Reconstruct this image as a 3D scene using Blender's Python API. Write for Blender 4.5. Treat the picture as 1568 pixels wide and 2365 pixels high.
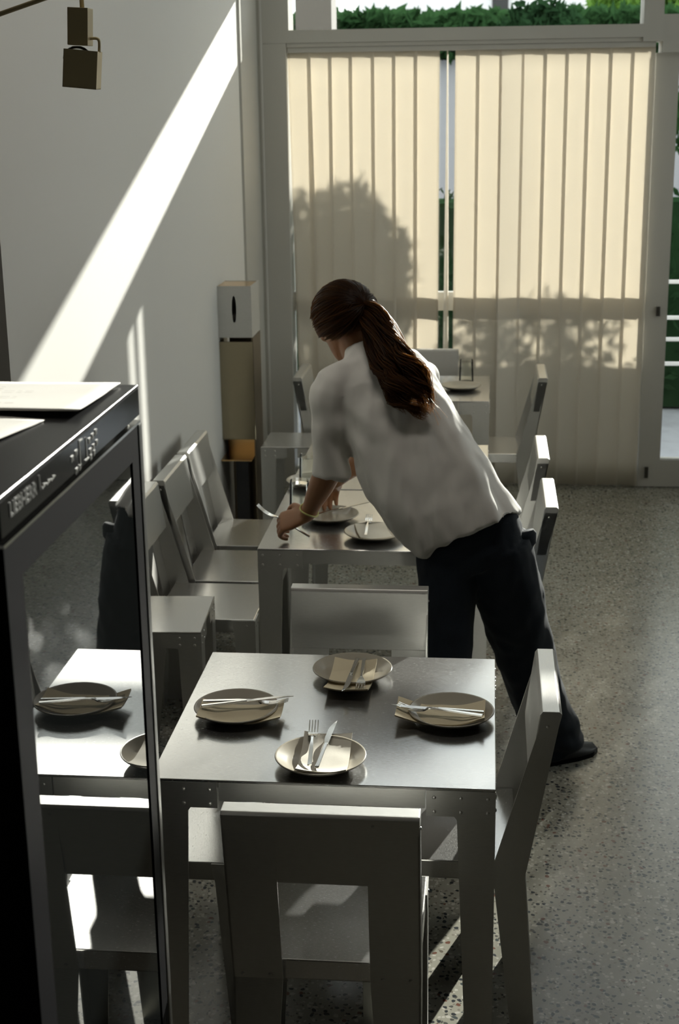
import bpy, bmesh, math, random
from mathutils import Vector, Matrix, Quaternion, noise
PI = math.pi
V = Vector
for o in list(bpy.data.objects): bpy.data.objects.remove(o)
sc = bpy.context.scene
C = sc.collection

# ------------------------------------------------------------------ camera, sky, sun, exposure
pitch, roll, yaw = .2795, -.0137, -.1042
fw = V((math.sin(yaw)*math.cos(pitch), math.cos(yaw)*math.cos(pitch), -math.sin(pitch)))
r0 = V((math.cos(yaw), -math.sin(yaw), 0)); u0 = r0.cross(fw)
rv = r0*math.cos(roll) + u0*math.sin(roll); uv = u0*math.cos(roll) - r0*math.sin(roll)
cd = bpy.data.cameras.new('camera'); cam = bpy.data.objects.new('camera', cd); C.objects.link(cam)
m = Matrix.Identity(4)
for i in range(3):
    m[i][0] = rv[i]; m[i][1] = uv[i]; m[i][2] = -fw[i]
m[2][3] = 2.1
cam.matrix_world = m
cd.sensor_fit = 'VERTICAL'; cd.sensor_height = 36; cd.sensor_width = 24; cd.lens = 3331.3/2365*36
cd.clip_start = .05; cd.clip_end = 300
cd.dof.use_dof = True; cd.dof.focus_distance = 3.1; cd.dof.aperture_fstop = 8.0
sc.camera = cam
SUN_STRENGTH, SKY_STRENGTH = 11.0, 2.5
w = bpy.data.worlds.new('sky'); sc.world = w; w.use_nodes = True
bg = w.node_tree.nodes['Background']; bg.inputs[0].default_value = (.93, .95, .93, 1); bg.inputs[1].default_value = SKY_STRENGTH
sd = bpy.data.lights.new('sun', 'SUN'); sun = bpy.data.objects.new('sun', sd); C.objects.link(sun)
sd.energy = SUN_STRENGTH; sd.angle = math.radians(.55); sd.color = (1.0, .955, .88)
L = V((.345, 1, .325))
sun.rotation_euler = L.to_track_quat('Z', 'Y').to_euler()
for (x, z, sx, sz) in ((-.1, 1.25, 1.95, 2.4), (1.35, 1.3, .95, 2.4), (.3, 2.62, 2.9, .4), (1.35, 3.4, 1.0, 1.0)):
    ld = bpy.data.lights.new('window_portal', 'AREA'); lo = bpy.data.objects.new('window_portal', ld); C.objects.link(lo)
    ld.shape = 'RECTANGLE'; ld.size = sx; ld.size_y = sz; ld.cycles.is_portal = True
    lo.location = (x, 8.02, z); lo.rotation_euler = (-PI/2, 0, 0)
ld = bpy.data.lights.new('window_portal', 'AREA'); lo = bpy.data.objects.new('window_portal', ld); C.objects.link(lo)
ld.shape = 'RECTANGLE'; ld.size = 2.8; ld.size_y = 2.5; ld.cycles.is_portal = True; lo.location = (3.32, 6.0, 2.05); lo.rotation_euler = (PI/2, 0, PI/2)
sc.view_settings.view_transform = 'Standard'; sc.view_settings.look = 'None'
sc.view_settings.exposure = 0.0; sc.view_settings.gamma = 1.0; sc.view_settings.use_curve_mapping = False
sc.cycles.max_bounces = 10; sc.cycles.diffuse_bounces = 6; sc.cycles.glossy_bounces = 5
sc.cycles.transparent_max_bounces = 24; sc.cycles.sample_clamp_indirect = 6
sc.cycles.caustics_reflective = False; sc.cycles.caustics_refractive = False

# ------------------------------------------------------------------ materials
def mat(name, col, rough=.5, metal=0, **k):
    m = bpy.data.materials.new(name); m.use_nodes = True
    b = m.node_tree.nodes['Principled BSDF']
    b.inputs['Base Color'].default_value = (*col, 1); b.inputs['Roughness'].default_value = rough; b.inputs['Metallic'].default_value = metal
    for a, v in k.items(): b.inputs[a.replace('_', ' ')].default_value = v
    return m
def nd(m, t, **k):
    n = m.node_tree.nodes.new(t)
    for a, v in k.items(): setattr(n, a, v)
    return n
def bump_noise(m, scale, strength, dist=.002, stretch=(1, 1, 1), colvar=0, roughvar=0):
    T = m.node_tree; b = T.nodes['Principled BSDF']
    tc = nd(m, 'ShaderNodeTexCoord'); mp = nd(m, 'ShaderNodeMapping'); mp.inputs['Scale'].default_value = stretch
    n = nd(m, 'ShaderNodeTexNoise'); n.inputs['Scale'].default_value = scale; n.inputs['Detail'].default_value = 5
    T.links.new(tc.outputs['Object'], mp.inputs[0]); T.links.new(mp.outputs[0], n.inputs[0])
    if strength:
        bp = nd(m, 'ShaderNodeBump'); bp.inputs['Strength'].default_value = strength; bp.inputs['Distance'].default_value = dist
        T.links.new(n.outputs[0], bp.inputs['Height']); T.links.new(bp.outputs[0], b.inputs['Normal'])
    if colvar:
        c = b.inputs['Base Color'].default_value[:]
        r = nd(m, 'ShaderNodeValToRGB'); r.color_ramp.elements[0].position = .3; r.color_ramp.elements[1].position = .7
        r.color_ramp.elements[0].color = (*[x*(1-colvar) for x in c[:3]], 1); r.color_ramp.elements[1].color = (*[min(1, x*(1+colvar)) for x in c[:3]], 1)
        T.links.new(n.outputs[0], r.inputs[0]); T.links.new(r.outputs[0], b.inputs['Base Color'])
    if roughvar:
        q = b.inputs['Roughness'].default_value
        mr = nd(m, 'ShaderNodeMapRange'); mr.inputs['From Min'].default_value = .3; mr.inputs['From Max'].default_value = .7
        mr.inputs['To Min'].default_value = q-roughvar; mr.inputs['To Max'].default_value = q+roughvar
        T.links.new(n.outputs[0], mr.inputs[0]); T.links.new(mr.outputs[0], b.inputs['Roughness'])
    return m
WALL = bump_noise(mat('wall_paint', (.80, .785, .74), .75), 90, .06)
WALLD = mat('dark_room_paint', (.36, .355, .34), .8); DPANEL = mat('added_dark_panel', (.03, .03, .03), .6)
CEIL = mat('ceiling_paint', (.75, .74, .70), .85)
FRAME = mat('grey_frame_paint', (.58, .565, .515), .4)
ALU = bump_noise(mat('brushed_aluminium', (.66, .655, .63), .40, .95), 60, .05, .0006, (1, 14, 14), .05, .05)
ALUT = bump_noise(mat('scratched_table_aluminium', (.76, .755, .74), .22, .95), 55, .05, .0005, (2, 16, 16), .06, .06)
STEEL = mat('polished_steel', (.80, .79, .76), .16, 1)
POL = mat('mirror_sheet_metal', (.34, .29, .20), .14, 1)
BRASS = mat('bronze_sheet', (.78, .52, .24), .2, 1)
LAMP = mat('olive_gold_metal', (.58, .49, .29), .42, .1)
BLK = mat('black_enamel', (.008, .008, .009), .6, 0, Specular_IOR_Level=.04)
BLKG = mat('black_gloss_panel', (.006, .006, .007), .12)
DGREY = mat('dark_grey_metal', (.05, .05, .052), .3, .7)
GREYL = mat('grey_print', (.38, .38, .36), .5)
MIRR = mat('tinted_mirror_glass', (.008, .009, .009), .015, 0, IOR=2.3)
PAPER = mat('paper_white', (.84, .82, .77), .8)
INK = mat('paper_ink', (.45, .42, .40), .8)
CERAM = mat('glazed_stoneware', (.46, .42, .34), .22)
NAPK = bump_noise(mat('unbleached_napkin', (.86, .75, .53), .85), 160, .15, .001)
NAPW = bump_noise(mat('white_napkin', (.78, .74, .64), .85), 160, .15, .001)
SKIN = mat('skin', (.36, .175, .085), .45, 0, Subsurface_Weight=.08)
SHIRT = bump_noise(mat('white_cotton', (.83, .81, .77), .85), 320, .25, .0012)
DENIM = bump_noise(mat('dark_denim', (.006, .011, .018), .75, 0, Specular_IOR_Level=.25), 500, .3, .0012, (1, 1, 1), .35)
DENIM.node_tree.nodes['Principled BSDF'].inputs['Sheen Weight'].default_value = .06
SHOE = mat('black_leather', (.012, .012, .012), .45)
HAIR = mat('dark_brown_hair', (.018, .008, .004), .36, 0, Specular_IOR_Level=.22)
def add_translucent(m, col, f):
    T = m.node_tree; out = next(n for n in T.nodes if n.type == 'OUTPUT_MATERIAL'); b = T.nodes['Principled BSDF']
    t = nd(m, 'ShaderNodeBsdfTranslucent'); t.inputs[0].default_value = (*col, 1); mx = nd(m, 'ShaderNodeMixShader'); mx.inputs[0].default_value = f
    T.links.new(b.outputs[0], mx.inputs[1]); T.links.new(t.outputs[0], mx.inputs[2]); T.links.new(mx.outputs[0], out.inputs[0])
add_translucent(HAIR, (.70, .45, .22), .5)
BAND = mat('yellow_green_band', (.62, .62, .22), .5)
EYE = mat('eye_white', (.7, .7, .7), .2)
RUBBER = mat('dark_fitting', (.05, .045, .035), .5)
def glass(name, tint=(1, 1, 1), ior=1.45):
    m = bpy.data.materials.new(name); m.use_nodes = True; T = m.node_tree; T.nodes.clear()
    out = nd(m, 'ShaderNodeOutputMaterial'); mix = nd(m, 'ShaderNodeMixShader'); tr = nd(m, 'ShaderNodeBsdfTransparent'); gl = nd(m, 'ShaderNodeBsdfGlossy')
    fr = nd(m, 'ShaderNodeFresnel'); fr.inputs[0].default_value = ior
    tr.inputs[0].default_value = (*tint, 1); gl.inputs['Roughness'].default_value = .01
    T.links.new(fr.outputs[0], mix.inputs[0]); T.links.new(tr.outputs[0], mix.inputs[1]); T.links.new(gl.outputs[0], mix.inputs[2]); T.links.new(mix.outputs[0], out.inputs[0])
    return m
GLASS = glass('window_glass', (.95, .97, .96)); TUMBLER = glass('tumbler_glass', (.97, .98, .97), 1.22)
def translucent(name, col, frac, rough=.8):
    m = bpy.data.materials.new(name); m.use_nodes = True; T = m.node_tree; T.nodes.clear()
    out = nd(m, 'ShaderNodeOutputMaterial'); mix = nd(m, 'ShaderNodeMixShader'); d = nd(m, 'ShaderNodeBsdfDiffuse'); t = nd(m, 'ShaderNodeBsdfTranslucent')
    d.inputs[0].default_value = (*col, 1); t.inputs[0].default_value = (*col, 1); mix.inputs[0].default_value = frac
    T.links.new(d.outputs[0], mix.inputs[1]); T.links.new(t.outputs[0], mix.inputs[2]); T.links.new(mix.outputs[0], out.inputs[0])
    return m
DIFFUSER = translucent('added_diffuser_white', (.90, .93, .97), .62)
BLIND = translucent('blind_fabric', (.92, .875, .79), .44)
LEAF = translucent('leaf', (.030, .075, .028), .30); LEAFB = translucent('bright_leaf', (.16, .30, .06), .45); LEAFD = translucent('dark_leaf', (.02, .05, .022), .25)
def terrazzo():
    m = mat('terrazzo', (.4, .39, .34), .22); T = m.node_tree; b = T.nodes['Principled BSDF']
    tc = nd(m, 'ShaderNodeTexCoord'); wn = nd(m, 'ShaderNodeTexNoise'); wn.inputs['Scale'].default_value = 35; wn.inputs['Detail'].default_value = 3
    vm = nd(m, 'ShaderNodeVectorMath', operation='MULTIPLY_ADD'); vm.inputs[1].default_value = (.02, .02, .02)
    T.links.new(tc.outputs['Object'], wn.inputs[0]); T.links.new(wn.outputs['Color'], vm.inputs[0]); T.links.new(tc.outputs['Object'], vm.inputs[2])
    prev = None
    base = nd(m, 'ShaderNodeTexNoise'); base.inputs['Scale'].default_value = 2.2; base.inputs['Detail'].default_value = 6
    T.links.new(tc.outputs['Object'], base.inputs[0])
    br = nd(m, 'ShaderNodeValToRGB'); br.color_ramp.elements[0].position = .35; br.color_ramp.elements[1].position = .7
    br.color_ramp.elements[0].color = (.31, .30, .245, 1); br.color_ramp.elements[1].color = (.42, .41, .345, 1)
    T.links.new(base.outputs[0], br.inputs[0]); prev = br.outputs[0]
    for scale, thr, stops in ((95, .40, ((0, (.10, .10, .09)), (.3, (.58, .56, .50)), (.62, (.26, .24, .20)), (.8, (.46, .44, .38)), (.92, (.15, .13, .10)))),
                              (60, .36, ((0, (.035, .04, .045)), (.36, (.07, .085, .085)), (.5, (.60, .58, .52)), (.72, (.38, .36, .31)), (.9, (.17, .075, .05)))) ):
        vo = nd(m, 'ShaderNodeTexVoronoi'); vo.inputs['Scale'].default_value = scale; vo.inputs['Randomness'].default_value = 1
        T.links.new(vm.outputs[0], vo.inputs['Vector'])
        rp = nd(m, 'ShaderNodeValToRGB'); rp.color_ramp.interpolation = 'CONSTANT'
        for i, (p, c) in enumerate(stops):
            e = rp.color_ramp.elements[i] if i < 2 else rp.color_ramp.elements.new(p)
            e.position = p; e.color = (*c, 1)
        sp = nd(m, 'ShaderNodeSeparateColor'); T.links.new(vo.outputs['Color'], sp.inputs[0]); T.links.new(sp.outputs[0], rp.inputs[0])
        lt = nd(m, 'ShaderNodeMath', operation='LESS_THAN'); lt.inputs[1].default_value = thr; T.links.new(vo.outputs['Distance'], lt.inputs[0])
        g2 = nd(m, 'ShaderNodeMath', operation='GREATER_THAN'); g2.inputs[1].default_value = .36; T.links.new(sp.outputs[1], g2.inputs[0])
        an = nd(m, 'ShaderNodeMath', operation='MULTIPLY'); T.links.new(lt.outputs[0], an.inputs[0]); T.links.new(g2.outputs[0], an.inputs[1])
        mx = nd(m, 'ShaderNodeMix', data_type='RGBA'); T.links.new(an.outputs[0], mx.inputs[0]); T.links.new(prev, mx.inputs[6]); T.links.new(rp.outputs[0], mx.inputs[7]); prev = mx.outputs[2]
    T.links.new(prev, b.inputs['Base Color'])
    return m
TERR = terrazzo()
PAVE = bump_noise(mat('pavement', (.34, .36, .40), .8), 8, .2, .004, (1, 1, 1), .12)
WHITEB = mat('white_render', (.82, .82, .84), .8)

# ------------------------------------------------------------------ geometry helpers
def box(bm, x0, x1, y0, y1, z0, z1):
    v = [bm.verts.new(p) for p in ((x0, y0, z0), (x1, y0, z0), (x1, y1, z0), (x0, y1, z0), (x0, y0, z1), (x1, y0, z1), (x1, y1, z1), (x0, y1, z1))]
    for f in ((3, 2, 1, 0), (4, 5, 6, 7), (0, 1, 5, 4), (1, 2, 6, 5), (2, 3, 7, 6), (3, 0, 4, 7)): bm.faces.new([v[i] for i in f])
    return v
def prism(bm, pts, d):
    """closed polygon of 3D points extruded by vector d"""
    d = V(d); a = [bm.verts.new(V(p)) for p in pts]; b = [bm.verts.new(V(p)+d) for p in pts]; n = len(a)
    bm.faces.new(a[::-1]); bm.faces.new(b)
    for i in range(n): bm.faces.new((a[i], a[(i+1) % n], b[(i+1) % n], b[i]))
def loft(bm, rings, caps=True):
    R = [[bm.verts.new(p) for p in r] for r in rings]; n = len(R[0])
    for a, b in zip(R, R[1:]):
        for i in range(n): bm.faces.new((a[i], a[(i+1) % n], b[(i+1) % n], b[i]))
    if caps: bm.faces.new(R[0][::-1]); bm.faces.new(R[-1])
def ell(c, a, b, n=24, p=2.0):
    c, a, b = V(c), V(a), V(b); out = []
    for i in range(n):
        t = 2*PI*i/n; ct, st = math.cos(t), math.sin(t)
        out.append(c + a*math.copysign(abs(ct)**(2/p), ct) + b*math.copysign(abs(st)**(2/p), st))
    return out
def tube(bm, pts, rad, n=12, caps=True):
    pts = [V(p) for p in pts]; rad = rad if isinstance(rad, (list, tuple)) else [rad]*len(pts)
    t0 = (pts[1]-pts[0]).normalized(); nrm = t0.orthogonal().normalized(); rings = []
    for i, p in enumerate(pts):
        t = (pts[min(i+1, len(pts)-1)] - pts[max(i-1, 0)]).normalized()
        nrm = (nrm - t*nrm.dot(t)).normalized(); bn = t.cross(nrm)
        rings.append([p + (nrm*math.cos(2*PI*k/n) + bn*math.sin(2*PI*k/n))*rad[i] for k in range(n)])
    loft(bm, rings, caps)
def spline(pts, k=6):
    P = [V(p) for p in pts]; out = []
    for i in range(len(P)-1):
        a, b, c, d = P[max(i-1, 0)], P[i], P[i+1], P[min(i+2, len(P)-1)]
        for j in range(k):
            t = j/k; out.append(.5*((2*b)+(c-a)*t+(2*a-5*b+4*c-d)*t*t+(3*b-a-3*c+d)*t**3))
    return out+[P[-1]]
def lathe(bm, prof, n=48):
    rings = [[(r*math.cos(2*PI*i/n), r*math.sin(2*PI*i/n), z) for i in range(n)] for r, z in prof]
    loft(bm, rings, True)
def sphere(bm, c, r, axes=None, n=16, m=10):
    c = V(c); A = axes or (V((1, 0, 0)), V((0, 1, 0)), V((0, 0, 1))); r = r if isinstance(r, (tuple, list)) else (r, r, r)
    rings = []
    for j in range(1, m):
        ph = PI*j/m
        rings.append([c + A[0]*(r[0]*math.sin(ph)*math.cos(2*PI*i/n)) + A[1]*(r[1]*math.sin(ph)*math.sin(2*PI*i/n)) - A[2]*(r[2]*math.cos(ph)) for i in range(n)])
    loft(bm, rings, True)
def rivet(bm, c, nrm, r=.0042):
    nrm = V(nrm).normalized(); a = nrm.orthogonal().normalized(); b = nrm.cross(a)
    loft(bm, [ell(V(c), a*r, b*r, 10), ell(V(c)+nrm*r*.45, a*r*.75, b*r*.75, 10), ell(V(c)+nrm*r*.62, a*r*.3, b*r*.3, 10)], True)
def bev(bm, w, seg=2):
    bmesh.ops.bevel(bm, geom=bm.edges[:], offset=w, segments=seg, affect='EDGES', profile=.7, clamp_overlap=True)
def mk(name, bm, material, parent=None, smooth=None, off=None):
    bmesh.ops.recalc_face_normals(bm, faces=bm.faces[:])
    if off is not None: bmesh.ops.translate(bm, verts=bm.verts[:], vec=V(off))
    me = bpy.data.meshes.new(name); bm.to_mesh(me); bm.free(); me.materials.append(material or BLIND)
    if smooth:
        me.polygons.foreach_set('use_smooth', [True]*len(me.polygons))
        if smooth is not True: me.set_sharp_from_angle(angle=math.radians(smooth))
    o = bpy.data.objects.new(name, me); C.objects.link(o); o.parent = parent
    return o
B = bmesh.new
def tag(o, label, cat, group=None, kind=None):
    if label: o['label'] = label
    if cat: o['category'] = cat
    if group: o['group'] = group
    if kind: o['kind'] = kind
    return o
def thing(name, label, cat, loc=(0, 0, 0), rz=0, group=None):
    o = bpy.data.objects.new(name, None); C.objects.link(o); o.empty_display_size = .1
    o.location = loc; o.rotation_euler = (0, 0, rz)
    return tag(o, label, cat, group)
def dup(root, loc, rz, label, group=None):
    r = root.copy(); C.objects.link(r); r.location = loc; r.rotation_euler = (0, 0, rz); r['label'] = label
    if group: r['group'] = group
    for ch in list(root.children):
        c = ch.copy(); C.objects.link(c); c.parent = r
        for g in list(ch.children):
            d = g.copy(); C.objects.link(d); d.parent = c
    return r
def struct(name, bm, m, parent=None, smooth=None, label=None):
    o = mk(name, bm, m, parent, smooth)
    if parent is None: o['kind'] = 'structure'
    if label: o['label'] = label
    return o
def boxes(*bs):
    bm = B()
    for b in bs: box(bm, *b)
    return bm

# ------------------------------------------------------------------ the room
YW = 7.83
CH = 4.1
struct('floor', boxes((-3.4, 3.2, -2.6, 8.0, -.1, 0)), TERR, label='speckled grey terrazzo floor')
struct('ceiling', boxes((-3.4, 3.2, -2.6, 8.0, CH, CH+.1)), CEIL)
struct('wall_left', boxes((-1.40, -1.225, 3.58, 8.0, 0, CH)), WALL, label='pale plaster wall with a slanting band of sunlight')
struct('wall_left_return', boxes((-3.4, -1.40, 3.58, 3.72, 0, CH)), WALL)
struct('wall_left_rear', boxes((-3.5, -3.4, -2.6, 3.72, 0, CH)), WALLD)
struct('wall_right', boxes((3.2, 3.3, -2.6, 4.6, 0, CH), (3.2, 3.3, 7.4, 8.0, 0, CH), (3.2, 3.3, 4.6, 7.4, 0, .8), (3.2, 3.3, 4.6, 7.4, 3.3, CH)), WALLD)
w5 = bpy.data.objects.new('added_window', None); C.objects.link(w5); w5['kind'] = 'structure'  # unseen side window, added to bring more daylight onto the left wall
mk('frame', boxes(*[(3.2, 3.3, 4.6+.917*k, 4.65+.917*k, .8, 3.3) for k in range(4)]), FRAME, w5); mk('pane', boxes((3.25, 3.256, 4.6, 7.4, .8, 3.3)), GLASS, w5)
struct('wall_front', boxes((-3.4, 3.2, -2.7, -2.6, 0, CH)), WALLD)
struct('wall_back', boxes((1.92, 3.2, 7.80, 8.0, 0, CH), (-1.225, .86, 7.80, 8.0, 2.80, 2.92), (-1.225, .86, 7.80, 8.0, 3.95, CH), (.86, 1.92, 7.80, 8.0, 2.80, 2.92), (.86, 1.92, 7.80, 8.0, 3.95, CH)), WALL)
struct('added_panel_1', boxes((-3.4, 3.2, -2.6, -2.56, 0, 1.5)), DPANEL); struct('added_panel_2', boxes((-3.4, -3.36, -2.56, 3.58, 0, 1.5)), DPANEL); struct('added_panel_3', boxes((3.16, 3.2, -2.56, 4.6, 0, 1.5)), DPANEL)  # unseen dark wall panels, added so the metal chair backs reflect dark
w4 = bpy.data.objects.new('window_4', None); C.objects.link(w4); w4['kind'] = 'structure'
mk('frame', boxes((-1.225, -1.17, 7.82, 7.98, 2.92, 3.95), (-.2, -.15, 7.82, 7.98, 2.92, 3.95), (.86, .92, 7.82, 7.98, 2.92, 3.95), (1.86, 1.92, 7.82, 7.98, 2.92, 3.95)), FRAME, w4); mk('pane', boxes((-1.17, 1.86, 7.925, 7.931, 2.92, 3.95)), GLASS, w4)
ub = mk('added_diffuser', boxes((-1.21, .87, 7.806, 7.807, 2.90, 3.97)), DIFFUSER, None); tag(ub, 'unseen translucent panel added at the high window to brighten table and room', 'blind')  # translucent white panel out of view, added as a bright reflection for the table
cl = bpy.data.objects.new('added_fill_light', None); C.objects.link(cl); cl.location = (-.1, 3.3, CH); cl['label'] = 'unseen ceiling fill light added to brighten the shirt and room'; cl['category'] = 'light'  # fill lamp and its fixture, added out of view to lift the brightness
mk('housing', boxes((-.7, .7, -.2, .2, -.08, 0)), FRAME, cl)
ld = bpy.data.lights.new('added_fill_glow', 'AREA'); lo = bpy.data.objects.new('added_fill_glow', ld); C.objects.link(lo)
ld.shape = 'RECTANGLE'; ld.size = 1.3; ld.size_y = .36; ld.energy = 13; ld.color = (1, .93, .83); lo.location = (-.1, 3.3, CH-.085)
# left corner: thin flat strip on the wall and a bright rounded corner bead, then the window post
struct('trim_1', boxes((-1.225, -1.213, 7.27, 7.80, 0, CH)), FRAME)
bm = B(); tube(bm, ((-1.197, 7.80, 0), (-1.197, 7.80, CH)), .014, 12); struct('trim_2', bm, FRAME, smooth=60)
# window behind the blind
def frame_obj(name, label=None):
    o = bpy.data.objects.new(name, None); C.objects.link(o); o['kind'] = 'structure'
    if label: o['label'] = label
    return o
w1 = frame_obj('window_1', 'tall shop window covered by vertical blinds')
bm = boxes((-1.213, -1.062, 7.79, 7.98, 0, 2.375), (-1.062, .835, 7.90, 7.96, 2.34, 2.36), (-1.062, .835, 7.90, 7.96, 0, .08),
           (-1.062, .835, 7.905, 7.955, .975, 1.075), (-.03, .02, 7.905, 7.955, .08, .30))
mk('frame', bm, FRAME, w1); mk('pane', boxes((-1.062, .84, 7.925, 7.931, .08, 2.34)), GLASS, w1)
# transom bar and upper lights
w2 = frame_obj('window_2', 'transom window above the blinds with a hedge outside')
bm = boxes((-1.06, .76, 7.80, 7.98, 2.355, 2.375), (-1.213, .762, 7.79, 7.98, 2.376, 2.44), (-1.213, -1.046, 7.79, 7.98, 2.44, 2.80), (.762, .862, 7.79, 7.98, 2.355, 2.80))
mk('frame', bm, FRAME, w2); mk('pane', boxes((-1.046, .762, 7.925, 7.931, 2.44, 2.80)), GLASS, w2)
w3 = frame_obj('window_3', 'transom window above the glass door')
mk('frame', boxes((.862, .957, 7.80, 7.98, 2.30, 2.485), (.957, 1.92, 7.80, 7.98, 2.30, 2.355), (1.84, 1.92, 7.79, 7.98, 2.43, 2.80)), FRAME, w3)
mk('pane', boxes((.862, 1.84, 7.925, 7.931, 2.355, 2.80)), GLASS, w3)
d1 = frame_obj('door_1', 'glazed door with grey metal frame beside the blinds')
bm = boxes((.838, .957, 7.85, 7.93, .01, 2.30), (1.72, 1.92, 7.85, 7.93, .01, 2.30), (.957, 1.72, 7.85, 7.93, .01, .16), (.957, 1.72, 7.85, 7.93, 2.275, 2.30))
mk('leaf_frame', bm, FRAME, d1); mk('pane', boxes((.957, 1.72, 7.885, 7.891, .16, 2.275)), GLASS, d1)
mk('lock', boxes((.898, .918, 7.84, 7.85, .955, 1.005)), RUBBER, d1); mk('floor_bolt', boxes((.875, .895, 7.838, 7.85, .06, .12)), RUBBER, d1)
struct('baseboard_right', boxes((1.92, 3.2, 7.785, 7.80, 0, .08)), FRAME)

# ------------------------------------------------------------------ vertical blind
vb = thing('vertical_blind', 'cream vertical blind hanging from a head rail across the tall window', 'blind', (-.1, YW, 2.35))
bm = boxes((-1.055+.1, .83+.1, -.022, .022, -.022, .004)); bev(bm, .003); mk('head_rail', bm, FRAME, vb)
rnd = random.Random(4)
def slat(x, wd, ang, curve=.006, bot=0, z0=-2.33, twist=0):
    bm = B(); nx, nz = 8, 14; R = []
    for j in range(nz+1):
        t = j/nz; z = -.022 + t*(z0+.022); a = ang + twist*t; row = []
        for i in range(nx+1):
            s = i/nx-.5; px, py = s*wd, curve*(1-4*s*s)
            row.append(bm.verts.new((x+.1+bot*t+px*math.cos(a)-py*math.sin(a), px*math.sin(a)+py*math.cos(a), z)))
        R.append(row)
    for a, b in zip(R, R[1:]):
        for i in range(nx): bm.faces.new((a[i], a[i+1], b[i+1], b[i]))
    o = mk('slat', bm, BLIND, vb, True)
    md = o.modifiers.new('thick', 'SOLIDIFY'); md.thickness = .0006
    return o
edges_l = [-1.055, -.945, -.834, -.727, -.612, -.502, -.388, -.272]
for k in range(7):
    a, b = edges_l[k], edges_l[k+1]
    slat((a+b)/2, (b-a)+.016, -.17+rnd.uniform(-.05, .05), bot=.035 if k == 0 else rnd.uniform(-.004, .004))
slat(-.225, .088, PI/2-.03, twist=-.40, curve=.003)
edges_r = [-.178, -.066, .048, .163, .278, .388, .498, .61, .72, .825]
for k in range(9):
    a, b = edges_r[k], edges_r[k+1]
    slat((a+b)/2, (b-a)+.016, (.14 if k == 2 else -.17)+rnd.uniform(-.05, .05), bot=rnd.uniform(-.004, .004))

# ------------------------------------------------------------------ outside
struct('pavement', boxes((-30, 30, 8.0, 60, -.12, -.02)), PAVE, label='grey pavement outside')
def leaves(bm, n, gen, size, rn):
    for _ in range(n):
        p = V(gen()); d = V((rn.gauss(0, 1), rn.gauss(0, 1), rn.gauss(0, 1))).normalized(); e = d.orthogonal().normalized()
        s = size*rn.uniform(.6, 1.3); f = d.cross(e)
        bm.faces.new([bm.verts.new(q) for q in (p-d*s, p+e*s*.42+f*s*.1, p+d*s, p-e*s*.42+f*s*.1)])
def bush(name, label, cat, c, r, n, size, m, seed, group=None, trunk=None):
    rn = random.Random(seed); t = thing(name, label, cat, (c[0], c[1], -.02), 0, group)
    def g():
        while 1:
            p = V((rn.uniform(-1, 1), rn.uniform(-1, 1), rn.uniform(-1, 1)))
            k = p.length
            if .25 < k < 1+.25*noise.noise(p*2.3+V((seed, 0, 0))): return (p.x*r[0], p.y*r[1], c[2]+.02+p.z*r[2])
    bm = B(); leaves(bm, n, g, size, rn); mk('foliage', bm, m, t)
    bm = B()
    for k in range(3):
        a = 2*PI*k/3+seed; tube(bm, ((.03*math.cos(a), .03*math.sin(a), 0), (r[0]*.25*math.cos(a), r[1]*.25*math.sin(a), c[2]*.6), (r[0]*.55*math.cos(a), r[1]*.5*math.sin(a), c[2]+r[2]*.3)), [.035, .024, .008], 8)
    mk('stem', bm, RUBBER, t, True)
    return t
# clipped hedge behind a low railing
rn = random.Random(2)
hd = thing('clipped_hedge', 'long clipped dark green hedge outside behind the railing', 'hedge', (.8, 10.3, -.02))
bm = B(); leaves(bm, 16000, lambda: (rn.uniform(-5, 4.4), rn.uniform(-.35, .35), rn.uniform(.05, 1.46+.05*math.sin(rn.random()*9))), .05, rn); mk('foliage', bm, LEAFD, hd)
bm = boxes((-5, 4.4, -.25, .25, .02, 1.42)); mk('branch_mass', bm, LEAFD, hd)
rl = thing('railing', 'white horizontal rail fence outside the glass door', 'fence', (1.6, 9.45, -.02))
for z in (.42, .58, .72, .95):
    mk('rail', boxes((-.85, 3.2, -.012, .012, z, z+.022)), WHITEB, rl)
for x in (-.85, .2, 1.2, 2.6): mk('post', boxes((x, x+.04, -.02, .02, 0, .99)), WHITEB, rl)
bush('rounded_shrub', 'rounded shrub outside rising over the hedge behind the left half of the blind', 'shrub', (.38, 11.25, 2.18), (.38, .32, .58), 5200, .05, LEAFD, 3, 'shrubs outside')
bush('rounded_shrub', 'tall loose shrub outside beyond the glass door', 'shrub', (2.9, 11.5, 1.6), (.75, .42, 1.0), 6000, .06, LEAFD, 5, 'shrubs outside')
bush('rounded_shrub', 'low thin shrub outside behind the right half of the blind', 'shrub', (1.40, 11.25, 1.92), (.50, .3, .26), 600, .06, LEAF, 7, 'shrubs outside')
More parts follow.
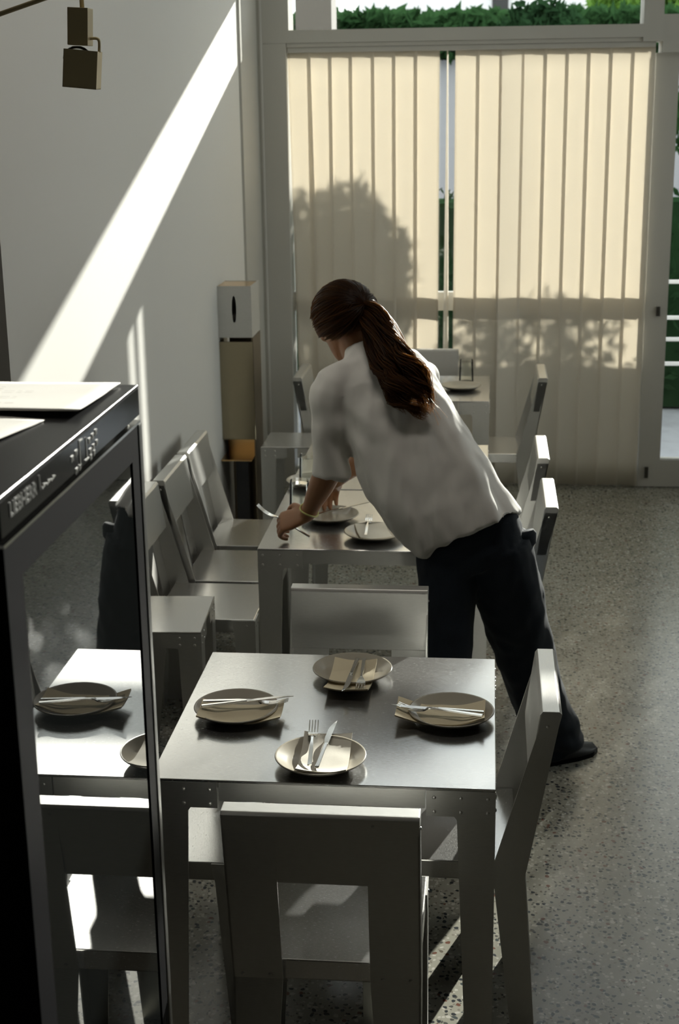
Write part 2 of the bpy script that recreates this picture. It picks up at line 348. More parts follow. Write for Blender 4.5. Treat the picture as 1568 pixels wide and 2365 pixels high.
# planted bank and white building seen through the transom
rn = random.Random(8)
bk = thing('planted_bank', 'dense green planting on a high bank seen through the transom', 'hedge', (1.0, 17, -.02))
bm = B(); leaves(bm, 14000, lambda: (rn.uniform(-5.0, 2.2), rn.uniform(-.8, .8), rn.uniform(2.5, 3.0)), .10, rn); mk('foliage', bm, LEAF, bk)
mk('retaining_wall', boxes((-7, 7, -.6, .6, 0, 2.5)), mat('pale_concrete', (.34, .34, .36), .8), bk)
bush('leafy_tree', 'bright green leafy tree outside at the right of the transom', 'tree', (3.0, 21, 3.0), (1.7, .8, .85), 6500, .13, LEAFB, 11)
hb = thing('white_building', 'plain white building beyond the planted bank', 'building', (0, 24, -.02))
mk('wall', boxes((-2.1, 12, 0, 4, 0, 5.2)), WHITEB, hb)
mk('window', boxes((0, .25, -.04, 0, 2.6, 5.0)), DGREY, hb); mk('window', boxes((5.2, 6.8, -.04, 0, 3.3, 4.6)), DGREY, hb)
pp = thing('grey_post', 'grey concrete post outside at the left end of the transom', 'post', (-1.08, 9.2, -.02))
mk('shaft', boxes((-.11, .11, 0, .3, 0, 3.5)), mat('concrete', (.12, .11, .10), .8), pp)

# ------------------------------------------------------------------ tables
TZ = .74
def make_table(name, label, cat, x0, x1, y0, y1, group=None):
    cx, cy = (x0+x1)/2, (y0+y1)/2; hx, hy = (x1-x0)/2, (y1-y0)/2
    t = thing(name, label, cat, (cx, cy, 0), 0, group)
    bm = boxes((-hx, hx, -hy, hy, TZ-.006, TZ)); bev(bm, .0015, 1); mk('table_top', bm, ALUT, t)
    bm = boxes((-hx+.145, hx-.145, -hy+.006, -hy+.03, TZ-.05, TZ-.006), (-hx+.145, hx-.145, hy-.03, hy-.006, TZ-.05, TZ-.006),
               (-hx+.006, -hx+.03, -hy+.145, hy-.145, TZ-.05, TZ-.006), (hx-.03, hx-.006, -hy+.145, hy-.145, TZ-.05, TZ-.006)); mk('apron', bm, ALU, t)
    for sx in (-1, 1):
        for sy in (-1, 1):
            bm = B(); z0, z1, zb = 0, TZ-.006, TZ-.064
            prof = [(hx, z1), (hx-.142, z1), (hx-.142, zb), (hx-.085, zb), (hx-.079, zb-.008), (hx-.052, z0), (hx, z0)]
            prism(bm, [(sx*a, sy*hy, z) for a, z in prof], (0, -sy*.005, 0))
            prof = [(hy-.005, z1), (hy-.142, z1), (hy-.142, zb), (hy-.085, zb), (hy-.079, zb-.008), (hy-.052, z0), (hy-.005, z0)]
            prism(bm, [(sx*hx, sy*a, z) for a, z in prof], (-sx*.005, 0, 0))
            for i in range(3):
                for j in range(2):
                    q = hx-.016-.055*i; rivet(bm, (sx*q, sy*hy, z1-.016-.032*j), (0, sy, 0)); q = hy-.016-.055*i; rivet(bm, (sx*hx, sy*q, z1-.016-.032*j), (sx, 0, 0))
            mk('leg', bm, ALU, t)
    return t
make_table('dining_table', 'square brushed aluminium table in the foreground laid with four plates', 'table', -.688, .032, 2.687, 3.402, 'square metal tables')
make_table('dining_table', 'square aluminium table the person leans over', 'table', -.71, .012, 4.286, 4.998, 'square metal tables')
make_table('dining_table', 'square aluminium table pushed end to end behind the one the person leans on', 'table', -.71, .012, 5.012, 5.724, 'square metal tables')
make_table('dining_table', 'square aluminium table nearest the vertical blind', 'table', -.705, .015, 6.60, 7.23, 'square metal tables')

# ------------------------------------------------------------------ chairs
CG = 'riveted sheet metal chairs'
def make_chair(label):
    t = thing('metal_chair', label, 'chair', (0, 0, 0), 0, CG); hw = .187
    # seat: folded sheet box
    bm = boxes((-hw+.004, hw-.004, -.165, .175, .405, .45)); bev(bm, .003, 2); mk('seat', bm, ALUT, t)
    # backrest: hollow box panel leaning back between z .63 and .82
    def yb(z): return -.150-.065*max(0, (z-.40)/.42)
    bm = B(); prof = [(yb(.655), .655), (yb(.82)+.004, .812), (yb(.82)-.002, .82), (yb(.82)-.038, .82), (yb(.82)-.044, .814), (yb(.655)-.034, .655)]
    prism(bm, [(-hw, y, z) for y, z in prof], (2*hw, 0, 0)); bev(bm, .0025, 2)
    for x in (-.10, .10): rivet(bm, (x, yb(.80)-.043, .80), (0, -1, .15), .004)
    mk('backrest', bm, ALU, t)
    for s in (-1, 1):
        bm = B()
        prof = [(yb(.80)-.043, .80), (yb(.80)-.004, .80), (-.118, .45), (-.118, .40), (-.165, 0), (-.218, 0), (-.188, .42)]
        x0 = s*hw; th = .004
        prism(bm, [(x0, y, z) for y, z in prof], (-s*th, 0, 0))
        # rear flange 0.1 wide at the top, narrowing to the floor
        for qd in ([(x0, yb(.80)-.043, .80), (x0-s*.10, yb(.80)-.043, .80), (x0-s*.10, -.188, .42), (x0, -.188, .42)], [(x0, -.188, .42), (x0-s*.10, -.188, .42), (x0-s*.072, -.218, 0), (x0, -.218, 0)]):
            prism(bm, qd, (0, .004, 0))
        rivet(bm, (x0, yb(.78)-.02, .785), (s, 0, 0), .004); rivet(bm, (x0-s*.02, -.19, .43), (0, -1, 0), .004); rivet(bm, (x0-s*.075, -.19, .43), (0, -1, 0), .004)
        mk('rear_leg', bm, ALU, t)
        bm = B()
        prof = [(.175, .448), (.10, .448), (.108, .40), (.135, 0), (.175, 0)]
        prism(bm, [(x0, y, z) for y, z in prof], (-s*.004, 0, 0))
        prism(bm, [(x0, .179, .448), (x0-s*.075, .179, .448), (x0-s*.068, .179, .40), (x0-s*.042, .179, 0), (x0, .179, 0)], (0, -.004, 0))
        rivet(bm, (x0-s*.02, .179, .425), (0, 1, 0)); rivet(bm, (x0-s*.05, .179, .425), (0, 1, 0)); rivet(bm, (x0, .15, .43), (s, 0, 0), .004)
        mk('front_leg', bm, ALU, t)
    return t
ch = make_chair('metal chair in the foreground seen from behind, its back to the camera'); ch.location = (-.297, 2.66, 0)
for x, y, a, lb in (
    (-.70, 3.04, -PI/2, 'metal chair at the left of the foreground table, mostly hidden behind the black fridge'),
    (-.085, 3.09, PI/2, 'metal chair at the right side of the foreground table, nearest the open floor'),
    (-.335, 3.47, PI, 'metal chair on the far side of the foreground table, backrest facing the camera'),
    (-.905, 5.41, -PI/2, 'metal chair against the left wall with sunlit seat, farthest of the row of three'),
    (-.905, 4.99, -PI/2, 'metal chair against the left wall, middle of the row of three'),
    (-.925, 4.60, -PI/2, 'metal chair against the left wall, nearest of the row of three, behind the riveted stool'),
    (-.023, 5.375, PI/2, 'metal chair behind the person on the right with sunlit top edge, farther of the two'),
    (-.02, 4.715, PI/2, 'metal chair right beside the person with sunlit top edge, nearer of the two'),
    (.03, 6.95, PI/2, 'metal chair at the right side of the table nearest the blind'),
    (-.335, 7.33, PI, 'metal chair between the far table and the blind, back showing over the table'),
    (-.665, 6.93, -PI/2, 'metal chair left of the table nearest the blind, partly hidden by the person')):
    dup(ch, (x, y, 0), a, lb)
# low riveted stools
def make_stool(label, x0, x1, y0, y1, h, rz=0):
    cx, cy, hx, hy = (x0+x1)/2, (y0+y1)/2, (x1-x0)/2, (y1-y0)/2
    t = thing('metal_stool', label, 'stool', (cx, cy, 0), rz, 'low riveted metal stools')
    bm = boxes((-hx, hx, -hy, hy, h-.006, h)); bev(bm, .0015, 1); mk('seat', bm, ALUT, t)
    for sx in (-1, 1):
        for sy in (-1, 1):
            bm = B(); z1, zb = h-.006, h-.05
            for hh, ax in ((hx, 0), (hy, 1)):
                prof = [(hh-.005*ax, z1), (hh-.12, z1), (hh-.12, zb), (hh-.07, zb-.004), (hh-.055, 0), (hh-.005*ax, 0)]
                if ax == 0: prism(bm, [(sx*a, sy*hy, z) for a, z in prof], (0, -sy*.004, 0))
                else: prism(bm, [(sx*hx, sy*a, z) for a, z in prof], (-sx*.004, 0, 0))
                for i in range(2):
                    for j in range(2):
                        q = hh-.02-.045*i
                        rivet(bm, (sx*q, sy*hy, z1-.014-.022*j) if ax == 0 else (sx*hx, sy*q, z1-.014-.022*j), (0, sy, 0) if ax == 0 else (sx, 0, 0))
            mk('leg', bm, ALU, t)
make_stool('low riveted metal stool with pale top between the black fridge and the back tables', -1.19, -.845, 3.96, 4.285, .575, .06)
make_stool('low riveted metal stool in the far corner below the window post', -1.03, -.74, 6.40, 6.70, .56, 0)

# ------------------------------------------------------------------ plates, napkins, cutlery, glasses
def make_plate(name, label, x, y, z=TZ, r=.0975, group='round stoneware plates', m=CERAM):
    bm = B(); s = r/.0975
    lathe(bm, [(.003, .002), (.05*s, 0), (.055*s, .003), (.075*s, .0075), (.094*s, .0185), (.0975*s, .0215), (.0965*s, .0235), (.093*s, .0225), (.073*s, .0115), (.056*s, .0065), (.003, .0055)], 64)
    o = mk(name, bm, m, None, True); o.location = (x, y, z+.0005); return tag(o, label, 'plate', group)
PL = [make_plate('dinner_plate', 'cream plate at the near edge of the foreground table holding a pale napkin', -.338, 2.778),
      make_plate('dinner_plate', 'tan plate at the far edge of the foreground table by the chair back', -.315, 3.267),
      make_plate('dinner_plate', 'tan plate at the left end of the foreground table with cutlery pointing right', -.56, 3.02),
      make_plate('dinner_plate', 'tan plate at the right end of the foreground table with cutlery pointing left', -.068, 3.032),
      make_plate('dinner_plate', 'white plate with a fork beside the hem of the shirt', -.352, 4.425),
      make_plate('dinner_plate', 'plate lying on the table behind the forearm of the person', -.515, 4.62),
      make_plate('dinner_plate', 'plate under the upturned glass at the left edge of the joined tables', -.625, 5.06),
      make_plate('dinner_plate', 'plate beside a glass on the table nearest the blind', -.12, 6.88)]
def make_napkin(label, c, ang, L, W, z, m, seed, lift=0):
    bm = B(); nx, ny = 10, 16; R = []
    for top in (1, 0):
        for j in range(ny+1):
            row = []
            for i in range(nx+1):
                x, y = (i/nx-.5)*W, (j/ny-.5)*L
                rr = math.hypot(x, y); zz = .0075 + .013*max(0, (rr-.055)/.045)**1.3 if rr > .055 else .0075
                zz = min(zz, .027) + .0035 + .0025*noise.noise(V((x*30, y*22, seed))) + lift
                row.append(bm.verts.new((x, y, zz + (.0035 + .0015*noise.noise(V((x*18+5, y*16, seed))) if top else 0))))
            R.append(row)
    n = ny+1
    for k in range(ny):
        for i in range(nx):
            bm.faces.new((R[k][i], R[k][i+1], R[k+1][i+1], R[k+1][i])); bm.faces.new((R[n+k+1][i], R[n+k+1][i+1], R[n+k][i+1], R[n+k][i]))
    for k in range(ny):
        for i in (0, nx): bm.faces.new((R[k][i], R[k+1][i], R[n+k+1][i], R[n+k][i]))
    for i in range(nx):
        for k in (0, ny): bm.faces.new((R[k][i], R[k][i+1], R[n+k][i+1], R[n+k][i]))
    o = mk('paper_napkin', bm, m, None, 50); o.location = (c[0], c[1], z); o.rotation_euler = (0, 0, ang)
    return tag(o, label, 'napkin', 'folded paper napkins')
make_napkin('pale folded napkin on the near plate of the foreground table', (-.330, 2.785), .02, .185, .105, TZ, NAPW, 1)
make_napkin('tan folded napkin on the far plate of the foreground table', (-.314, 3.215), -.04, .19, .105, TZ, NAPK, 2)
make_napkin('tan folded napkin on the left plate of the foreground table', (-.545, 2.994), PI/2+.03, .19, .10, TZ, NAPK, 3)
make_napkin('tan folded napkin on the right plate of the foreground table', (-.092, 3.02), PI/2-.02, .20, .105, TZ, NAPK, 4)
make_napkin('white folded napkin on the plate beside the shirt hem', (-.352, 4.425), .25, .16, .10, TZ, NAPW, 5)
def path_sheet(bm, outline_fn, zfn, L, th, n=28):
    rings = []
    for i in range(n+1):
        y = L*i/n; h = outline_fn(i/n); z = zfn(i/n)
        rings.append([(-h, y, z), (h, y, z), (h*.9, y, z+th), (-h*.9, y, z+th)])
    loft(bm, rings, True)
def lerp_tab(tab):
    def f(t):
        for (a, b), (c, d) in zip(tab, tab[1:]):
            if t <= c: k = (t-a)/(c-a); k = k*k*(3-2*k); return b+(d-b)*k
        return tab[-1][1]
    return f
def fork_mesh():
    bm = B(); L = .135
    path_sheet(bm, lerp_tab([(0, .0048), (.55, .0044), (.8, .0026), (.9, .003), (1, .0098)]), lerp_tab([(0, 0), (.7, .002), (.9, .0015), (1, -.003)]), L, .003)
    R = []
    for k in range(5):
        t = k/4; y = L+.016*t; h = .0098+.0014*t; z = -.003-.002*math.sin(t*PI/2)
        R.append([(-h, y, z), (h, y, z), (h, y, z+.0022), (-h, y, z+.0022)])
    loft(bm, R, True)
    for i in range(4):
        x = -.0093+.0062*i; R = []
        for k in range(6):
            t = k/5; y = L+.015+.046*t; z = -.005+.009*t*t; hw = .0016*(1-.45*t)
            R.append([(x-hw, y, z), (x+hw, y, z), (x+hw, y, z+.002*(1-.4*t)), (x-hw, y, z+.002*(1-.4*t))])
        loft(bm, R, True)
    return bm
def knife_parts():
    b1 = B(); path_sheet(b1, lerp_tab([(0, .0052), (.8, .0046), (1, .0042)]), lambda t: 0, .105, .0055, 10); bev(b1, .0012, 1)
    b2 = B(); R = []
    for i in range(19):
        t = i/18; y = .104+.108*t; l = -.0045-.0035*min(1, t*5); r = .0045*(1-.1*t)
        if t > .55: l = -.008+(.0125)*((t-.55)/.45)**2
        l = min(l, r-.0006)
        R.append([(l, y, .002), (r, y, .0018), (r, y, .0032), (l, y, .0026)])
    loft(b2, R, True)
    return b1, b2
fork_src = None; knife_src = None
def place(o, p0, p1, roll=0):
    p0, p1 = V(p0), V(p1); d = (p1-p0).normalized(); x = d.cross(V((0, 0, 1))).normalized(); z = x.cross(d)
    m = Matrix((x, d, z)).transposed().to_4x4(); o.matrix_world = Matrix.Translation(p0) @ m @ Matrix.Rotation(roll, 4, 'Y')
def fork(label, p0, p1, roll=0):
    global fork_src
    if fork_src is None: o = fork_src = mk('fork', fork_mesh(), STEEL, None, 40)
    else: o = fork_src.copy(); C.objects.link(o)
    place(o, p0, p1, roll); return tag(o, label, 'fork', 'steel forks')
def knife(label, p0, p1, roll=0):
    global knife_src
    if knife_src is None:
        o = knife_src = bpy.data.objects.new('table_knife', None); C.objects.link(o); a, b = knife_parts(); mk('handle', a, STEEL, o, 40); mk('blade', b, STEEL, o, 30)
    else:
        o = knife_src.copy(); C.objects.link(o)
        for chd in knife_src.children: c = chd.copy(); C.objects.link(c); c.parent = o
    place(o, p0, p1, roll); return tag(o, label, 'knife', 'steel table knives')
fork('fork lying upright beside the knife on the near plate', (-.354, 2.716, .7665), (-.367, 2.91, .7765))
knife('knife slanting up right across the near plate', (-.338, 2.708, .764), (-.321, 2.91, .7755))
fork('fork on the far plate of the foreground table with tines toward the camera', (-.289, 3.302, .772), (-.284, 3.12, .772))
knife('knife on the far plate of the foreground table with tip toward the camera', (-.306, 3.303, .768), (-.319, 3.10, .772))
fork('fork on the left plate with tines pointing right', (-.636, 3.016, .772), (-.44, 3.030, .772))
knife('knife with pale handle crossing the fork on the left plate', (-.636, 2.992, .768), (-.43, 3.045, .778))
fork('fork on the right plate with tines pointing left', (.002, 2.980, .772), (-.19, 3.025, .772))
knife('knife behind the fork on the right plate', (.006, 3.003, .768), (-.20, 3.020, .772))
fork('fork lying upright on the white plate beside the shirt hem', (-.374, 4.365, .764), (-.378, 4.56, .773))
knife('knife lying on the plate behind the forearm', (-.56, 4.60, .760), (-.43, 4.70, .768))
fork('fork held in the left hand, tines up over the table edge', (-.553, 4.352, .760), (-.713, 4.382, .846))
def make_tumbler(label, x, y, z, h=.11):
    bm = B(); lathe(bm, [(.036, 0), (.033, h*.9), (.031, h), (.003, h), (.003, h-.012), (.029, h-.012), (.0338, 0)], 40)
    o = mk('glass_tumbler', bm, TUMBLER, None, 40); o.location = (x, y, z); return tag(o, label, 'glass', 'upturned tumblers')
make_tumbler('clear tumbler standing upside down on a plate at the left edge of the joined tables', -.64, 5.06, TZ+.0065)
make_tumbler('clear tumbler beside the forearm on the table edge', -.63, 4.72, TZ)
make_tumbler('clear tumbler on the table nearest the blind', -.10, 7.09, TZ)

# ------------------------------------------------------------------ black fridge with mirrored door, papers on top
FX, FY0, FY1, FT = -.503, 1.405, 2.022, 1.704
fr = thing('wine_fridge', 'tall black fridge with mirrored glass door in the left foreground', 'fridge', (-.82, 1.713, 0))
fo = (.82, -1.713, 0)
bm = boxes((-1.16, FX-.055, FY0, FY1, .05, FT-.045), (-1.16, FX-.08, FY0+.02, FY1-.02, 0, .05)); mk('body', bm, BLK, fr, off=fo)
bm = boxes((-1.16, FX, FY0-.002, FY1, FT-.006, FT)); bev(bm, .0006, 1); mk('top_plate', bm, DGREY, fr, off=fo)
bm = boxes((FX-.05, FX, FY0-.002, FY1, FT-.044, FT-.006)); cp = mk('control_panel', bm, BLKG, fr, off=fo)
bm = B(); b2 = B()
for (y, z, wy, hz) in [(1.668, 1.686, .010, .0016), (1.686, 1.689, .010, .0016), (1.700, 1.668, .008, .0012), (1.684, 1.667, .01, .0012), (1.705, 1.697, .016, .0014), (1.728, 1.667, .018, .0014),
                       (1.748, 1.690, .009, .0018), (1.764, 1.692, .009, .0018), (1.780, 1.694, .009, .0018), (1.750, 1.676, .01, .0014), (1.766, 1.678, .008, .0014), (1.782, 1.680, .008, .0014), (1.752, 1.668, .007, .0012), (1.768, 1.670, .007, .0012)]:
    q = bm if y < 1.74 else b2
    box(q, FX, FX+.001, y, y+wy, z-.004, z-.004+hz)
    if wy < .0105: box(q, FX, FX+.001, y, y+.0012, z-.010, z-.004); box(q, FX, FX+.001, y+wy*.6, y+wy*.6+.0012, z-.009, z-.005)
box(bm, FX, FX+.001, 1.7045, 1.7057, 1.665, 1.696); box(bm, FX, FX+.001, 1.735, 1.7362, 1.665, 1.692)
mk('button_print', bm, GREYL, cp, off=fo); mk('button_print', b2, GREYL, cp, off=fo); bm = B()
box(bm, FX, FX+.001, 1.5385, 1.5393, 1.677, 1.694)
for k in range(9): box(bm, FX, FX+.0006, 1.548+.006*k, 1.5515+.006*k, 1.675+.001*(k % 3), 1.6775+.0012*((k*2) % 3))
mk('small_print', bm, GREYL, cp, off=fo)
cu = bpy.data.curves.new('logo', 'FONT'); cu.body = 'LIEBHERR'; cu.size = .0205; cu.extrude = .0004; cu.offset = .0004
to = bpy.data.objects.new('logo', cu); C.objects.link(to); bpy.context.view_layer.update()
me = bpy.data.meshes.new_from_object(to.evaluated_get(bpy.context.evaluated_depsgraph_get())); bpy.data.objects.remove(to)
xs = [v.co.x for v in me.vertices]; me.materials.append(GREYL)
me.transform(Matrix.Scale(.094/(max(xs)-min(xs)), 4))
lo = bpy.data.objects.new('brand_lettering', me); C.objects.link(lo); lo.parent = cp; me.materials.clear(); me.materials.append(mat('dim_logo_print', (.10, .10, .095), .5))
lo.matrix_local = Matrix.Translation(V((FX+.0005, 1.432, 1.675))+V(fo)) @ Matrix(((0, 0, 1), (1, 0, 0), (0, 1, 0))).to_4x4()
# door: frame with the glass pane set in it
DT = 1.648
bm = B(); yi0, yi1, zi1, zi0 = FY0+.055, FY1-.055, 1.602, .16
for b in ((FX-.05, FX, FY0, yi0, .10, DT), (FX-.05, FX, yi1, FY1-.012, .10, DT), (FX-.05, FX, yi0, yi1, zi1, DT), (FX-.05, FX, yi0, yi1, .10, zi0)): box(bm, *b)
dr = mk('door', bm, BLK, fr, off=fo)
bm = boxes((FX-.045, FX-.002, yi0, yi1, zi0, zi1)); mk('mirror_pane', bm, MIRR, dr, off=fo)
bm = boxes((FX-.05, FX+.001, FY0, FY1, DT, DT+.004)); mk('bright_top_edge', bm, STEEL, dr, off=fo)['label'] = 'thin bright metal strip along the top of the door'
bm = boxes((FX-.05, FX+.002, FY1-.014, FY1+.004, .10, DT)); bev(bm, .003, 2); mk('side_profile', bm, mat('grey_profile', (.30, .30, .29), .35, 1), dr, off=fo)
bm = B(); tube(bm, ((FX-.02, 1.99, DT+.005), (FX-.02, 1.99, DT+.012)), .012, 12); mk('hinge', bm, STEEL, fr, True, off=fo)
def sheet(name, label, pts, z, m, curl=0, seed=0, lines=False):
    bm = B(); n = 14; A, Bq, Cq, D = [V((*p, 0)) for p in pts]; R = []
    for top in (1, 0):
        for j in range(n+1):
            row = []
            for i in range(n+1):
                u, v = i/n, j/n; p = (A*(1-u)+Bq*u)*(1-v)+(D*(1-u)+Cq*u)*v
                zz = z + curl*(1-v)**2*(.55+.45*u) + .0012*noise.noise(V((u*3, v*3, seed))) + .001*(1-v)
                row.append(bm.verts.new((p.x, p.y, zz+(.0012 if top else 0))))
            R.append(row)
    k = n+1
    for j in range(n):
        for i in range(n):
            bm.faces.new((R[j][i], R[j][i+1], R[j+1][i+1], R[j+1][i])); bm.faces.new((R[k+j+1][i], R[k+j+1][i+1], R[k+j][i+1], R[k+j][i]))
        for i in (0, n): bm.faces.new((R[j][i], R[j+1][i], R[k+j+1][i], R[k+j][i])); bm.faces.new((R[i][j], R[i][j+1], R[k+i][j+1], R[k+i][j]))
    c = (sum((V((*p, 0)) for p in pts), V())/4); c.z = z
    o = mk(name, bm, m, None, True, off=-c); o.location = c
    if lines:
        bm = B(); rr = random.Random(9)
        for j in range(9):
            v = .22+.07*j; u = .30
            while u < .62+.1*(j % 3 == 0):
                d = rr.uniform(.01, .04); a = (A*(1-u)+Bq*u)*(1-v)+(D*(1-u)+Cq*u)*v; b = (A*(1-u-d)+Bq*(u+d))*(1-v)+(D*(1-u-d)+Cq*(u+d))*v
                zz = z + curl*(1-v)**2*(.55+.45*u)+.0030
                bx = (b-a); nx = V((-bx.y, bx.x, 0)).normalized()*.0008
                bm.faces.new([bm.verts.new(V((q.x, q.y, zz))-c) for q in (a-nx, b-nx, b+nx, a+nx)])
                u += d+.012
        mk('printed_lines', bm, INK, o)
    return tag(o, label, 'paper', 'papers on the fridge')
sheet('paper_sheet', 'large white sheet of paper lying uppermost on the fridge top', ((-.93, 1.815), (-.528, 1.795), (-.526, 2.012), (-.92, 2.004)), FT+.004, PAPER, .004, 3, True)
sheet('paper_sheet', 'crumpled cream paper under the white sheet, nearer the camera', ((-.93, 1.50), (-.598, 1.60), (-.566, 1.775), (-.93, 1.86)), FT+.001, PAPER, .003, 6)

# ------------------------------------------------------------------ pedestal stand in the corner
ps = thing('pedestal_stand', 'tall polished metal stand with slotted box on top in the corner by the window post', 'stand', (-1.15, 6.58, 0))
bm = boxes((-.080, .082, -.08, -.074, .57, 1.03), (-.080, -.074, -.08, .12, .57, 1.03)); bev(bm, .001, 1); mk('column', bm, POL, ps)
bm = boxes((.075, .082, -.078, .14, 0, 1.05), (-.06, .075, .10, .106, .02, 1.03)); mk('side_panel', bm, mat('dark_bronze_panel', (.22, .18, .13), .35, 1), ps)
bm = B(); h0, h1 = 1.05, 1.285; pts = [(-.080, h0), (.080, h0), (.080, h1), (-.080, h1)]
sl = [(.010*math.cos(a), (h0+h1)/2+.012+.062*(1 if math.sin(a) >= 0 else -1)*abs(math.sin(a))**.8) for a in [2*PI*k/24 for k in range(24)]]
o4 = [bm.verts.new((x, -.085, z)) for x, z in pts]; i4 = [bm.verts.new((x, -.085, z)) for x, z in sl]
e = []
for q in (o4, i4):
    for i in range(len(q)): e.append(bm.edges.new((q[i], q[(i+1) % len(q)])))
bmesh.ops.triangle_fill(bm, use_beauty=True, use_dissolve=False, edges=e)
g = bmesh.ops.extrude_face_region(bm, geom=bm.faces[:]); bmesh.ops.translate(bm, verts=[v for v in g['geom'] if isinstance(v, bmesh.types.BMVert)], vec=(0, .004, 0))
bx = mk('slotted_box', bm, ALU, ps)
mk('box_side', boxes((-.080, -.076, -.081, .12, h0, h1), (.076, .080, -.081, .14, h0, h1), (-.076, .076, .116, .12, h0, h1), (-.076, .076, -.081, .116, h0, h0+.004)), FRAME, bx)
mk('box_lining', boxes((-.075, .075, -.07, .11, h1-.004, h1-.001)), BRASS, bx)['label'] = 'bronze coloured tray inside the top of the box'
mk('bronze_shelf', boxes((-.11, .07, -.14, .06, .48, .485), (-.11, .07, .06, .064, .485, .57)), BRASS, ps)['label'] = 'bronze coloured shelf below the column'
mk('base', boxes((-.09, .09, -.12, .14, 0, .02), (-.03, .03, 0, .06, .02, .48)), DGREY, ps)

# ------------------------------------------------------------------ spot lamp at the top left
lp = thing('spot_lamp', 'olive gold metal spot lamp with bare bulb hanging near the left wall', 'lamp', (-.826, 3.0, CH))
lz = -CH
bm = B(); tube(bm, ((.008, 0, 0), (.006, 0, 2.28+lz)), .0045, 12); mk('rod', bm, LAMP, lp, True)
bm = B(); tube(bm, ((-.28, -.02, 2.235+lz), (-.05, .01, 2.308+lz), (.008, .01, 2.33+lz)), .005, 10); mk('arm', bm, LAMP, lp, True)
bm = boxes((-.0215, .0205, -.0205, .0205, 2.209+lz, 2.281+lz)); bmesh.ops.rotate(bm, verts=bm.verts[:], cent=V((0, 0, 2.24+lz)), matrix=Matrix.Rotation(.06, 3, 'Y')); bev(bm, .0015, 2); mk('socket_block', bm, LAMP, lp)
bm = boxes((-.034, .028, -.034, -.0325, 2.126+lz, 2.200+lz), (-.034, .028, .0325, .034, 2.126+lz, 2.200+lz), (-.034, -.0325, -.034, .034, 2.126+lz, 2.200+lz), (.0325, .034, -.034, .034, 2.126+lz, 2.200+lz), (-.034, .034, -.034, .034, 2.126+lz, 2.128+lz), (.028, .0325, -.034, .034, 2.126+lz, 2.2+lz))
bmesh.ops.rotate(bm, verts=bm.verts[:], cent=V((0, 0, 2.17+lz)), matrix=Matrix.Rotation(.10, 3, 'Y') @ Matrix.Rotation(.12, 3, 'Z')); mk('box_shade', bm, LAMP, lp)
bm = B(); tube(bm, spline(((.018, 0, 2.222+lz), (.032, 0, 2.222+lz), (.037, 0, 2.216+lz), (.036, 0, 2.195+lz)), 5), .003, 8); mk('bracket', bm, LAMP, lp, True)
bm = B(); sphere(bm, (-.010, 0, 2.185+lz), (.029, .029, .024)); mk('bulb', bm, TUMBLER, lp, True)

# ------------------------------------------------------------------ the person
PO = V((-.05, 4.15, 0)); pno = -PO
pe = thing('person', 'person in a white short sleeved shirt and dark jeans bending over the back table', 'person', PO)
def remesh(name, bm, m, voxel, smooth=6, disp=None, factor=.5):
    bmesh.ops.recalc_face_normals(bm, faces=bm.faces[:])
    bmesh.ops.triangulate(bm, faces=[f for f in bm.faces if len(f.verts) > 4])
    me = bpy.data.meshes.new('tmp'); bm.to_mesh(me); bm.free()
    o = bpy.data.objects.new('tmp', me); C.objects.link(o)
    md = o.modifiers.new('r', 'REMESH'); md.mode = 'VOXEL'; md.voxel_size = voxel
    if smooth: ms = o.modifiers.new('s', 'SMOOTH'); ms.iterations = smooth; ms.factor = factor
    bpy.context.view_layer.update()
    ev = o.evaluated_get(bpy.context.evaluated_depsgraph_get()); out = bpy.data.meshes.new_from_object(ev)
    bpy.data.objects.remove(o)
    if disp:
        nn = [v.normal.copy() for v in out.vertices]
        for v, n in zip(out.vertices, nn): v.co += disp(v.co.copy(), n)
    out.transform(Matrix.Translation(pno)); out.name = name
    out.materials.clear(); out.materials.append(m)
    out.polygons.foreach_set('use_smooth', [True]*len(out.polygons))
    r = bpy.data.objects.new(name, out); C.objects.link(r); r.parent = pe
    return r
def limb(bm, pts, rad, n=18, k=5):
    P = spline(pts, k); R = []
    for i in range(len(rad)-1):
        for j in range(k): t = j/k; t = t*t*(3-2*t); R.append(rad[i]+(rad[i+1]-rad[i])*t)
    R.append(rad[-1]); tube(bm, P, R, n)
# --- body: head with face, neck, torso, arms and hands as one surface
HC = V((-.436, 4.385, 1.452)); hf = V((-.50, .76, -.42)).normalized(); hu = V((-.30, .25, .92)); hu = (hu-hf*hu.dot(hf)).normalized(); hs = hf.cross(hu)   # hs: her right
def H(f, s, u): return HC+hf*f+hs*s+hu*u
bm = B()
loft(bm, [ell(H(f, 0, u), hf*a, hs*b, 24) for f, u, a, b in ((.055, -.128, .016, .014), (.047, -.122, .030, .028), (.036, -.105, .048, .044), (.022, -.08, .066, .056), (.010, -.045, .082, .066), (.002, 0, .092, .073), (0, .035, .093, .074), (-.004, .07, .080, .064), (-.006, .09, .055, .045), (-.006, .098, .025, .02))])
limb(bm, (H(.092, 0, .012), H(.100, 0, -.012), H(.112, 0, -.034), H(.092, 0, -.044)), (.008, .0095, .012, .008), 12)          # nose
for s in (-1, 1):
    sphere(bm, H(.096, s*.011, -.038), .008)                                                                              # nostril wings
    sphere(bm, H(.078, s*.030, .022), (.014, .024, .007), (hf, hs, hu))                                                    # brow
    sphere(bm, H(.066, s*.040, -.028), (.024, .022, .018), (hf, hs, hu))                                                   # cheek bone
    limb(bm, (H(-.008, s*.072, -.040), H(-.012, s*.079, -.018), H(-.020, s*.082, .006), H(-.008, s*.078, .012)), (.007, .008, .010, .006), 10)  # ear
